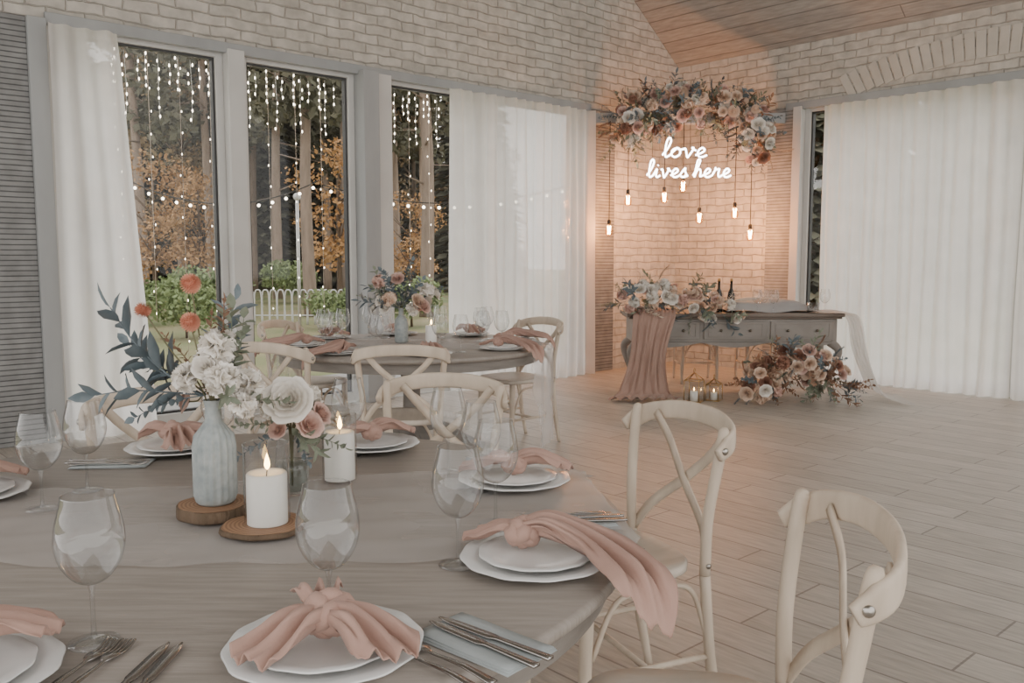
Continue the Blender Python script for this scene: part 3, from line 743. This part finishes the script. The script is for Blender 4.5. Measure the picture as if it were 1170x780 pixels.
for rr,ff in((2.36,8.42),(2.44,8.5),(3.04,8.5),(2.5,8.36),(1.88,8.45)):
    put('wine_glass',WS,G(rr,ff,.7805),0,'clear stemmed wine glass on the taupe desk','glass','clear stemmed wine glasses')
q=MB();q.lathe([(0,0),(.05,0),(.055,.01),(.06,.1),(.056,.1),(.05,.012),(0,.012)],20);q.obj('glass_bowl',M_glass,loc=G(2.9,8.42,.7805),weld=True,label='small round clear glass bowl on desk',cat='bowl')
def arrangement(name,c,label,pts,nf,nl,fs,ls,fcols,lcols,spread):
    e=empty(name,G(*c),YAW,label,'flowers')
    pp=[Vector(p) for p in pts]
    def rp():
        k=random.randrange(len(pp)-1);return pp[k].lerp(pp[k+1],random.random())
    for i in range(nf):
        b_=rp();d=R3(0);d.y=-abs(d.y)*.9 if random.random()<.8 else d.y;p=b_+Vector((d.x*spread[0],d.y*spread[1],d.z*spread[2]))
        fl(e,random.choice(['rose1','rose2','rose1','fluff1','fluff2']),random.choice(fcols),p,d+Vector((0,-.5,.2)),random.uniform(*fs))
    for i in range(nl):
        b_=rp();d=R3(0);d.y*=.7
        fl(e,random.choice(['euc1','euc2','long1','long2','fine1','fine2','plume1']),random.choice(lcols),b_+d*spread[0]*.35,d,random.uniform(*ls))
    return e
arrangement('flower_garland',(1.5,8.35,.9),'garland of cream, blush roses and sage leaves on desk',[(-.42,-.05,-.02),(-.2,0,.06),(.1,0,.04),(.4,0,-.05),(.55,-.06,-.12)],50,54,(.042,.066),(.16,.27),[M_bloomW,M_bloomC,M_bloomW,M_bloomP,M_bloomW],[M_leafG,M_leafB,M_leafG,M_leafB,M_pampas],(.14,.1,.11))
arrangement('floor_flowers',(2.50,7.75,.14),'floor arrangement of blush roses, rust leaves and eucalyptus',[(-.34,0,.02),(-.1,0,.15),(.1,0,.28),(.25,0,.18),(.40,.05,.02)],52,84,(.042,.066),(.18,.28),[M_bloomC,M_bloomP,M_bloomC,M_bloomR,M_bloomW],[M_leafG,M_leafB,M_leafR,M_leafB,M_leafG,M_leafR],(.19,.14,.15))
def lantern(loc,w,h,label):
    e=empty('candle_lantern',loc,.3,label,'lantern','small glass candle lanterns')
    q=MB();r=.004
    for sx in(-1,1):
        for sy in(-1,1):q.tube([(sx*w,sy*w,.004),(sx*w,sy*w,h)],r,6);q.tube([(sx*w,sy*w,h),(0,0,h*1.35)],r,6)
    for z in(.005,h):
        for a,b_ in(((-w,-w),(w,-w)),((w,-w),(w,w)),((w,w),(-w,w)),((-w,w),(-w,-w))):q.tube([(*a,z),(*b_,z)],r,6)
    q.box(-w,w,-w,w,0,.006);q.tube([(.02*math.cos(t*pi/6),0,h*1.35+.02+.02*math.sin(t*pi/6)) for t in range(12)],.003,6,closed=True)
    q.obj('frame',M_brass,e)
    q=MB()
    for s in(-1,1):q.box(s*w-.001,s*w+.001,-w,w,.008,h);q.box(-w,w,s*w-.001,s*w+.001,.008,h)
    q.obj('glass_panel',M_pane,e,smooth=False)
    q=MB();q.lathe([(0,.007),(w*.5,.007),(w*.5,h*.5),(0,h*.5)],20);q.obj('candle',M_candle,e,weld=True)
    q=MB();q.lathe([(0,0),(.006,.012),(0,.035)],10,c=(0,0,h*.5+.003));q.obj('flame',M_flame,e)
lantern(G(1.66,7.9,.0),.07,.2,'glass and brass candle lantern on floor by cloth')
lantern(G(1.86,7.98,.0),.06,.15,'small glass and brass lantern with candle on floor')
# ------------------------------------------------------------ corner installation
BF=9.9
q=MB();p0=G(.84,BF,2.84);p1=G(3.02,BF,2.84)
q.sweep([p0,p1],[(-.05,-.06),(.05,-.06),(.05,.06),(-.05,.06)],(0,0,1));q.obj('ceiling_beam',M_greyp,smooth=False,bevel=.01,label='grey wooden beam spanning the brick corner',cat='beam')
e=empty('hanging_flowers',G(1.94,9.75,2.84),YAW,'large hanging cloud of peach, rust and cream flowers','flowers')
pts=[(-.76,0,-.18),(-.66,0,-.0),(-.45,0,.07),(-.1,0,.10),(.25,0,.10),(.55,0,.05),(.70,0,-.10),(.76,0,-.32)]
pp=[Vector(p) for p in pts]
def rp():
    k=random.randrange(len(pp)-1);return pp[k].lerp(pp[k+1],random.random())
for i in range(99):
    b_=rp();d=R3(0);d.y=-abs(d.y);p=b_+Vector((d.x*.17,d.y*.24,d.z*.22))
    fl(e,random.choice(['rose1','rose2','rose1','fluff1','fluff2','pom1']),random.choice([M_bloomC,M_bloomP,M_bloomR,M_bloomC,M_bloomW,M_bloomP,M_bloomC,M_bloomW]),p,d+Vector((0,-.6,0)),random.uniform(.048,.074))
for i in range(270):
    b_=rp();d=R3(0);d.y=d.y*.6-.2
    cs=[M_leafR,M_leafG,M_pampas,M_leafG,M_leafB,M_leafB] if b_.x<.2 else [M_leafR,M_pampas,M_leafB,M_leafB,M_leafG,M_leafB]
    fl(e,random.choice(['euc1','euc2','long1','long2','fine1','fine2','plume1','plume2']),random.choice(cs),b_+d*.07,d,random.uniform(.20,.31))
def pend(r,z,label):
    e=empty('pendant_bulb',G(r,9.8,z),0,label,'light bulb','hanging filament bulbs')
    q=MB();q.tube([(0,0,.105),(0,0,2.80-z)],.004,6);q.obj('cord',M_cord,e)
    q=MB();q.lathe([(0,.108),(.016,.106),(.02,.09),(.02,.055),(.016,.05),(0,.05)],16);q.obj('socket',M_cord,e,weld=True)
    q=MB();q.lathe([(.015,.052),(.022,.03),(.040,0),(.045,-.025),(.036,-.057),(.016,-.074),(0,-.076)],20);q.obj('bulb_glass',M_amber,e,weld=True)
    q=MB();q.tube([(.018*math.cos(i*1.6),.018*math.sin(i*1.6),-.05+.085*(i%2)) for i in range(9)],.006,5);q.obj('filament',M_fil,e)
    l=bpy.data.lights.new('bulb_light','POINT');l.energy=17;l.color=(1,.46,.21);l.shadow_soft_size=.03
    lo=bpy.data.objects.new('bulb_light',l);COL.objects.link(lo);lo.parent=e;lo.location=(0,0,-.0)
for px_,z in((695,1.62),(716,1.95),(757,1.98),(778,2.10),(797,1.755),(837,1.81),(855,1.57)):
    pend((px_-585)/1000*9.8,z,'warm filament bulb hanging on a black cord')
GL={'l':([[(0,.2),(.35,.95),(.52,1.75),(.36,2.1),(.2,1.7),(.18,.6),(.3,.02),(.6,.2)]],.6),
'o':([[(0,.2),(.15,.5),(.45,.98),(.15,.75),(.12,.25),(.42,0),(.75,.3),(.72,.8),(.48,1.0),(.7,.82),(1,.86)]],1.0),
'v':([[(0,.86),(.15,.88),(.36,.05),(.46,.05),(.78,.9),(.66,1.0),(.8,.82),(1,.7)]],1.0),
'e':([[(0,.2),(.5,.5),(.66,.8),(.42,1.0),(.16,.6),(.26,.1),(.55,0),(.9,.2)]],.9),
'i':([[(0,.2),(.3,.95),(.28,.3),(.42,0),(.7,.2)],[(.34,1.38),(.38,1.42)]],.7),
's':([[(0,.2),(.42,1.05),(.46,.7),(.62,.3),(.35,0),(.1,.12),(.4,.0),(.8,.2)]],.8),
'h':([[(0,.2),(.36,1.2),(.5,1.95),(.3,2.05),(.2,1.2),(.14,0),(.3,.7),(.55,.95),(.7,.6),(.7,.1),(.95,.2)]],.95),
'r':([[(0,.2),(.24,.9),(.2,1.12),(.36,.9),(.62,.95),(.58,.4),(.7,.03),(.95,.2)]],.95)}
NS=empty('neon_sign',G(1.89,9.42,2.29),YAW,'white neon script sign reading love lives here','sign')
q=MB()
def word(txt,x,z,s,sz):
    for ch in txt:
        if ch==' ': x+=.5*s;continue
        st,adv=GL[ch]
        for k in st:
            P=catmull([(x+(a+.1*b_)*s,0,z+b_*sz) for a,b_ in k],6)
            q.tube(P,.0095,7)
        x+=adv*s
word('love',-.30,.08,.135,.095);word('lives here',-.46,-.13,.109,.088)
q.obj('neon_lettering',M_neon,NS)
for x in(-.4,.0,.4):
    q=MB();q.tube([(x,.02,-.03 if abs(x)>.1 else .12),(x,.02,.45)],.002,5);q.obj('hanging_wire',M_cord,NS)
# ------------------------------------------------------------ outside
q=MB()
q.box(-60,70,YN+.31,80,-.2,-.12);q.box(XE+.31,70,-40,YN+.31,-.2,-.12)
q.obj('lawn',mat('lawn_grass',(.15,.18,.07),.95,(.27,.22,.12),.6,bump=.6,bs=30),smooth=False,label='green autumn lawn strewn with fallen leaves outside',cat='lawn',kind='stuff')
q=MB();q.box(-2,12,YN+.35,YN+2.2,-.12,-.06);q.obj('terrace',mat('paving',(.33,.32,.30),.8,(.25,.24,.23),3),smooth=False,label='pale grey paved terrace outside the windows',cat='terrace')
def cloud(q,c,r,n,s,rnd):
    for i in range(n):
        d=Vector((rnd.gauss(0,1),rnd.gauss(0,1),rnd.gauss(0,1))).normalized()*rnd.random()**.4
        p=Vector(c)+Vector((d.x*r[0],d.y*r[1],d.z*r[2]))
        a=Vector((rnd.uniform(-1,1),rnd.uniform(-1,1),rnd.uniform(-1,1))).normalized();b_=a.cross(Vector((rnd.uniform(-1,1),rnd.uniform(-1,1),rnd.uniform(-1,1)))).normalized()
        k=s*rnd.uniform(.5,1.2);q.add([p-a*k,p+b_*k*.6,p+a*k,p-b_*k*.6],[(0,1,2,3)])
M_fG=mat('conifer_green',(.115,.115,.075),.9,(.17,.155,.105),1.5,rand=.3)
M_fO=mat('autumn_orange',(.50,.28,.12),.9,(.37,.22,.10),1.5,rand=.25)
M_fY=mat('autumn_brown',(.32,.23,.13),.9,(.23,.175,.10),1.5,rand=.3)
M_fB=mat('shrub_green',(.18,.24,.10),.9,(.25,.30,.14),2,rand=.2)
M_trunk=mat('pine_trunk',(.36,.27,.21),.9,(.24,.18,.14),4,(2,2,.4),bump=1,rand=.25)
def pine(seed):
    rnd=random.Random(seed);e=empty('pine_tree',(0,0,-100),0,'tall pine with bare reddish trunk in autumn woods','tree','woodland trees')
    q=MB();p=catmull([(0,0,0),(rnd.uniform(-.1,.1),0,4),(rnd.uniform(-.2,.2),.1,9),(0,0,15)],5);q.tube(p,[.19,.06],10)
    for i in range(16):
        z=rnd.uniform(3,13);a=rnd.uniform(0,6.3);l=rnd.uniform(.6,1.4);q.tube([(0,0,z),(l*math.cos(a),l*math.sin(a),z+rnd.uniform(-.2,.5))],[.035,.01],5)
    q.obj('trunk',M_trunk,e)
    q=MB()
    for i in range(20):
        z=rnd.uniform(5,15);a=rnd.uniform(0,6.3);cloud(q,(.8*math.cos(a),.8*math.sin(a),z),(1.0,1.0,.6),120,.17,rnd)
    q.obj('foliage',M_fG,e,smooth=False);return e
def spruce(seed):
    rnd=random.Random(seed);e=empty('spruce_tree',(0,0,-100),0,'dark green spruce in the woods outside','tree','woodland trees')
    q=MB();q.tube([(0,0,0),(0,0,11)],[.14,.02],8);q.obj('trunk',M_bark,e)
    q=MB()
    for i in range(5200):
        z=.3+10.7*rnd.random()**1.2;R=2.1*(1-z/12.5)*rnd.random()**.5;a=rnd.uniform(0,6.3)
        c=Vector((R*math.cos(a),R*math.sin(a),z));o=Vector((math.cos(a),math.sin(a),-.35));s=Vector((-o.y,o.x,rnd.uniform(-.4,.4)))
        k=rnd.uniform(.15,.36);q.add([c-o*k,c+s*k*.5,c+o*k,c-s*k*.5],[(0,1,2,3)])
    q.obj('foliage',M_fG,e,smooth=False);return e
def decid(seed,m,name,label,h=5):
    rnd=random.Random(seed);e=empty(name,(0,0,-100),0,label,'tree','woodland trees')
    q=MB();q.tube(catmull([(0,0,0),(.1,0,h*.4),(0,0,h*.9)],5),[.1,.03],8)
    for i in range(9):
        a=rnd.uniform(0,6.3);z=rnd.uniform(h*.3,h*.7);q.tube([(0.05,0,z),(1.1*math.cos(a),1.1*math.sin(a),z+1)],[.035,.01],5)
    q.obj('trunk',M_bark,e)
    q=MB()
    for i in range(18):
        a=rnd.uniform(0,6.3);R=rnd.uniform(.2,1.3);cloud(q,(R*math.cos(a),R*math.sin(a),rnd.uniform(h*.25,h)),(.75,.75,.5),110 if h<6 else 150,.09,rnd)
    q.obj('foliage',m,e,smooth=False);return e
def bush(seed):
    rnd=random.Random(seed);e=empty('green_shrub',(0,0,-100),0,'rounded green garden shrub on the lawn','shrub','garden shrubs')
    q=MB()
    for i in range(7):cloud(q,(rnd.uniform(-.4,.4),rnd.uniform(-.4,.4),rnd.uniform(.45,.8)),(.4,.4,.35),260,.06,rnd)
    q.obj('foliage',M_fB,e,smooth=False)
    q=MB();q.tube([(0,0,0),(0,0,.6)],[.03,.01],6);q.obj('trunk',M_bark,e);return e
A=[pine(1),pine(2)];Sx=[spruce(3),spruce(4)];Dx=[decid(5,M_fO,'maple_tree','small tree with muted orange autumn leaves'),decid(6,M_fY,'birch_tree','slender tree with brown autumn leaves',9)];Bx=[bush(7)]
RAD={'pine_tree':1.1,'spruce_tree':1.3,'maple_tree':1.3,'birch_tree':1.3,'green_shrub':.7}
used=set();placed=[]
def plant(src,r,f,s=1):
    loc=G(r,f,-.117)
    if loc.y<YN+3 and loc.x<XE+3: return
    R=RAD[src.name.split('.')[0]]*s
    for (p,Q) in placed:
        if (p-loc).length<(R+Q)*1.0: return
    placed.append((loc,R))
    if src.name not in used: 
        used.add(src.name);src.location=loc;src.rotation_euler=(0,0,random.random()*6);src.scale=(s,s,s)
    else: dup(src,loc,random.random()*6,scale=s)
for px_,f,k,s in((180,21,0,.72),(390,24,0,.85),(470,25,0,.6)):
    plant(Dx[k],(px_-585)/1000*f,f,s)
for px_,f,s in((212,15.5,.9),(386,17.5,.8),(282,16,.9),(470,18,1),(236,20,1.2),(325,27,1.3),(160,18,1)):
    plant(Bx[0],(px_-585)/1000*f,f,s)
for px_,f in((197,14.5),(166,24),(228,25),(318,30),(355,21),(398,29),(375,34),(245,32),(290,36),(487,21),(487,31),(455,33),(210,38),(335,37),(155,30),(345,26),(300,20.5),(270,26),(390,38),(180,36),(410,36),(460,26)):
    plant(random.choice(A),(px_-585)/1000*f,f,random.uniform(.85,1.1))
for px_,f,k,s in((330,33,0,1),(230,29,0,.8),(150,27,1,1),(360,36,1,1.1),(410,32,1,1),(495,35,1,1),(440,30,1,1),(215,34,1,1),(270,31,1,1),(190,29,1,.9),(250,35,1,1.1),(310,34,1,1),(385,31,1,1),(170,33,1,1),(455,37,1,1.1),(425,25,0,.8)):
    plant(Dx[k],(px_-585)/1000*f,f,s)
rndp=random.Random(5)
for row,f0 in((0,38),(1,41.5),(2,45),(3,48.5),(4,53)):
    for i in range(110):
        px_=80+i*4.5+row*3;f=f0+rndp.uniform(-1,1);plant((Sx+[Dx[1]]+Sx)[i%5],(px_-585)/1000*f,f,rndp.uniform(1.1,1.45))
for px_,f,k in((925,24,0),(940,31,1),(1010,27,0),(1060,22,1),(1110,30,0),(1160,24,1),(985,38,1),(1085,38,0)):
    plant((Dx if k else Sx)[f%2],(px_-585)/1000*f,f,1.2)
q=MB();n=14
for i in range(n):
    r0=-5.6+i*.16
    q.tube(catmull([(r0,0,0),(r0,0,.62),(r0+.07,0,.74),(r0+.14,0,.62),(r0+.14,0,0)],4),.016,6)
q.tube([(-5.6,0,.2),(-5.6+n*.16,0,.2)],.016,6)
q.obj('garden_fence',M_white,loc=G(0,18.5,-.12),rot=YAW,label='low white hooped garden fence on the lawn',cat='fence')
q=MB();f=18
q.tube([(0,0,0),(0,0,2.6)],.035,8);q.ball((0,0,2.65),.08,10,6);q.obj('lamp_post',M_white,loc=G((342-585)/1000*f,f,-.12),label='slim white garden post outside the window',cat='lamp post')
def strand(name,L_,nb,sz,seed):
    rnd=random.Random(seed);e=empty(name,(0,0,-100),0,'thin light strand with warm bulbs hanging outside window','string lights','icicle light strands')
    q=MB();q.tube([(0,0,0),(rnd.uniform(-.01,.01),0,-L_*.5),(0,0,-L_)],.0022,4);q.obj('cord',M_white if L_<1 else M_pampas,e)
    q=MB()
    for i in range(nb):
        z=-L_*(i+.6)/nb;x=rnd.uniform(-.02,.02);q.ball((x,0,z),(sz,sz,sz*2.2),6,4)
    q.obj('bulb',M_led,e);return e
s1=[strand('light_strand',.30,5,.0062,1),strand('light_strand',.5,7,.0062,2),strand('light_strand',.2,3,.0062,3)]
s2=[strand('light_strand',2.5,15,.0042,4),strand('light_strand',2.1,12,.0042,5)]
us=set()
def hang(src,x,y,z):
    if src.name not in us:us.add(src.name);src.location=(x,y,z)
    else:dup(src,(x,y,z),random.random()*6)
x=2.3;i=0
while x<5.35:
    if not(3.06<x<3.24 or 4.27<x<4.65):
        hang(s1[(i*7)%3],x,YN+.22,H-.04-.03*(i%3))
        if i%3==0:hang(s2[(i//3)%2],x+.02,YN+.24,H-.05)
    x+=.082+.025*math.sin(i*2.3);i+=1
def festoon(r0,r1,f,z,sag,n,label):
    e=empty('festoon_lights',G(0,f,0),YAW,label,'string lights','outdoor festoon lights')
    p=[(r0+(r1-r0)*i/30,0,z-sag*(1-(2*i/30-1)**2)) for i in range(31)]
    q=MB();q.tube(p,.008,5);q.obj('cord',M_cord,e)
    q=MB()
    for i in range(n):
        t=(i+.5)/n;q.ball((r0+(r1-r0)*t,0,z-sag*(1-(2*t-1)**2)-.06),.022,8,6)
    q.obj('bulb',M_led,e)
festoon(-5.2,-2.6,12,2.35,.32,14,'drooping string of warm round bulbs above the lawn')
festoon(-2.6,.8,12.2,2.30,.25,16,'string of warm round bulbs seen through curtain')
# ------------------------------------------------------------ light
w=bpy.data.worlds.new('overcast_sky');bpy.context.scene.world=w;w.use_nodes=True;N=w.node_tree.nodes;L=w.node_tree.links
bg=N['Background'];tc=N.new('ShaderNodeTexCoord');sp=N.new('ShaderNodeSeparateXYZ');cr=N.new('ShaderNodeValToRGB')
L.new(tc.outputs['Generated'],sp.inputs[0]);L.new(sp.outputs[2],cr.inputs[0]);L.new(cr.outputs[0],bg.inputs[0])
cr.color_ramp.elements[0].color=(.90,.87,.835,1);cr.color_ramp.elements[1].color=(.87,.87,.88,1)
bg.inputs[1].default_value=2.35
sl=bpy.data.lights.new('soft_daylight','SUN');sl.energy=3.2;sl.angle=math.radians(70);sl.color=(1,.975,.95)
so=bpy.data.objects.new('soft_daylight',sl);COL.objects.link(so)
so.rotation_euler=Vector((-.62,-.62,-.5)).to_track_quat('-Z','Y').to_euler()
# ------------------------------------------------------------ camera
cd=bpy.data.cameras.new('camera');cam=bpy.data.objects.new('camera',cd);COL.objects.link(cam)
cd.sensor_width=36;cd.lens=36*1000/1170;cd.clip_start=.05;cd.clip_end=300
cam.location=(0,0,1.32);cam.rotation_euler=(pi/2-math.radians(5.54),0,YAW)
bpy.context.scene.camera=cam
for o in list(bpy.data.objects):
    if o.location.z<-50 and o.parent is None:
        for c in list(o.children):bpy.data.objects.remove(c)
        bpy.data.objects.remove(o)
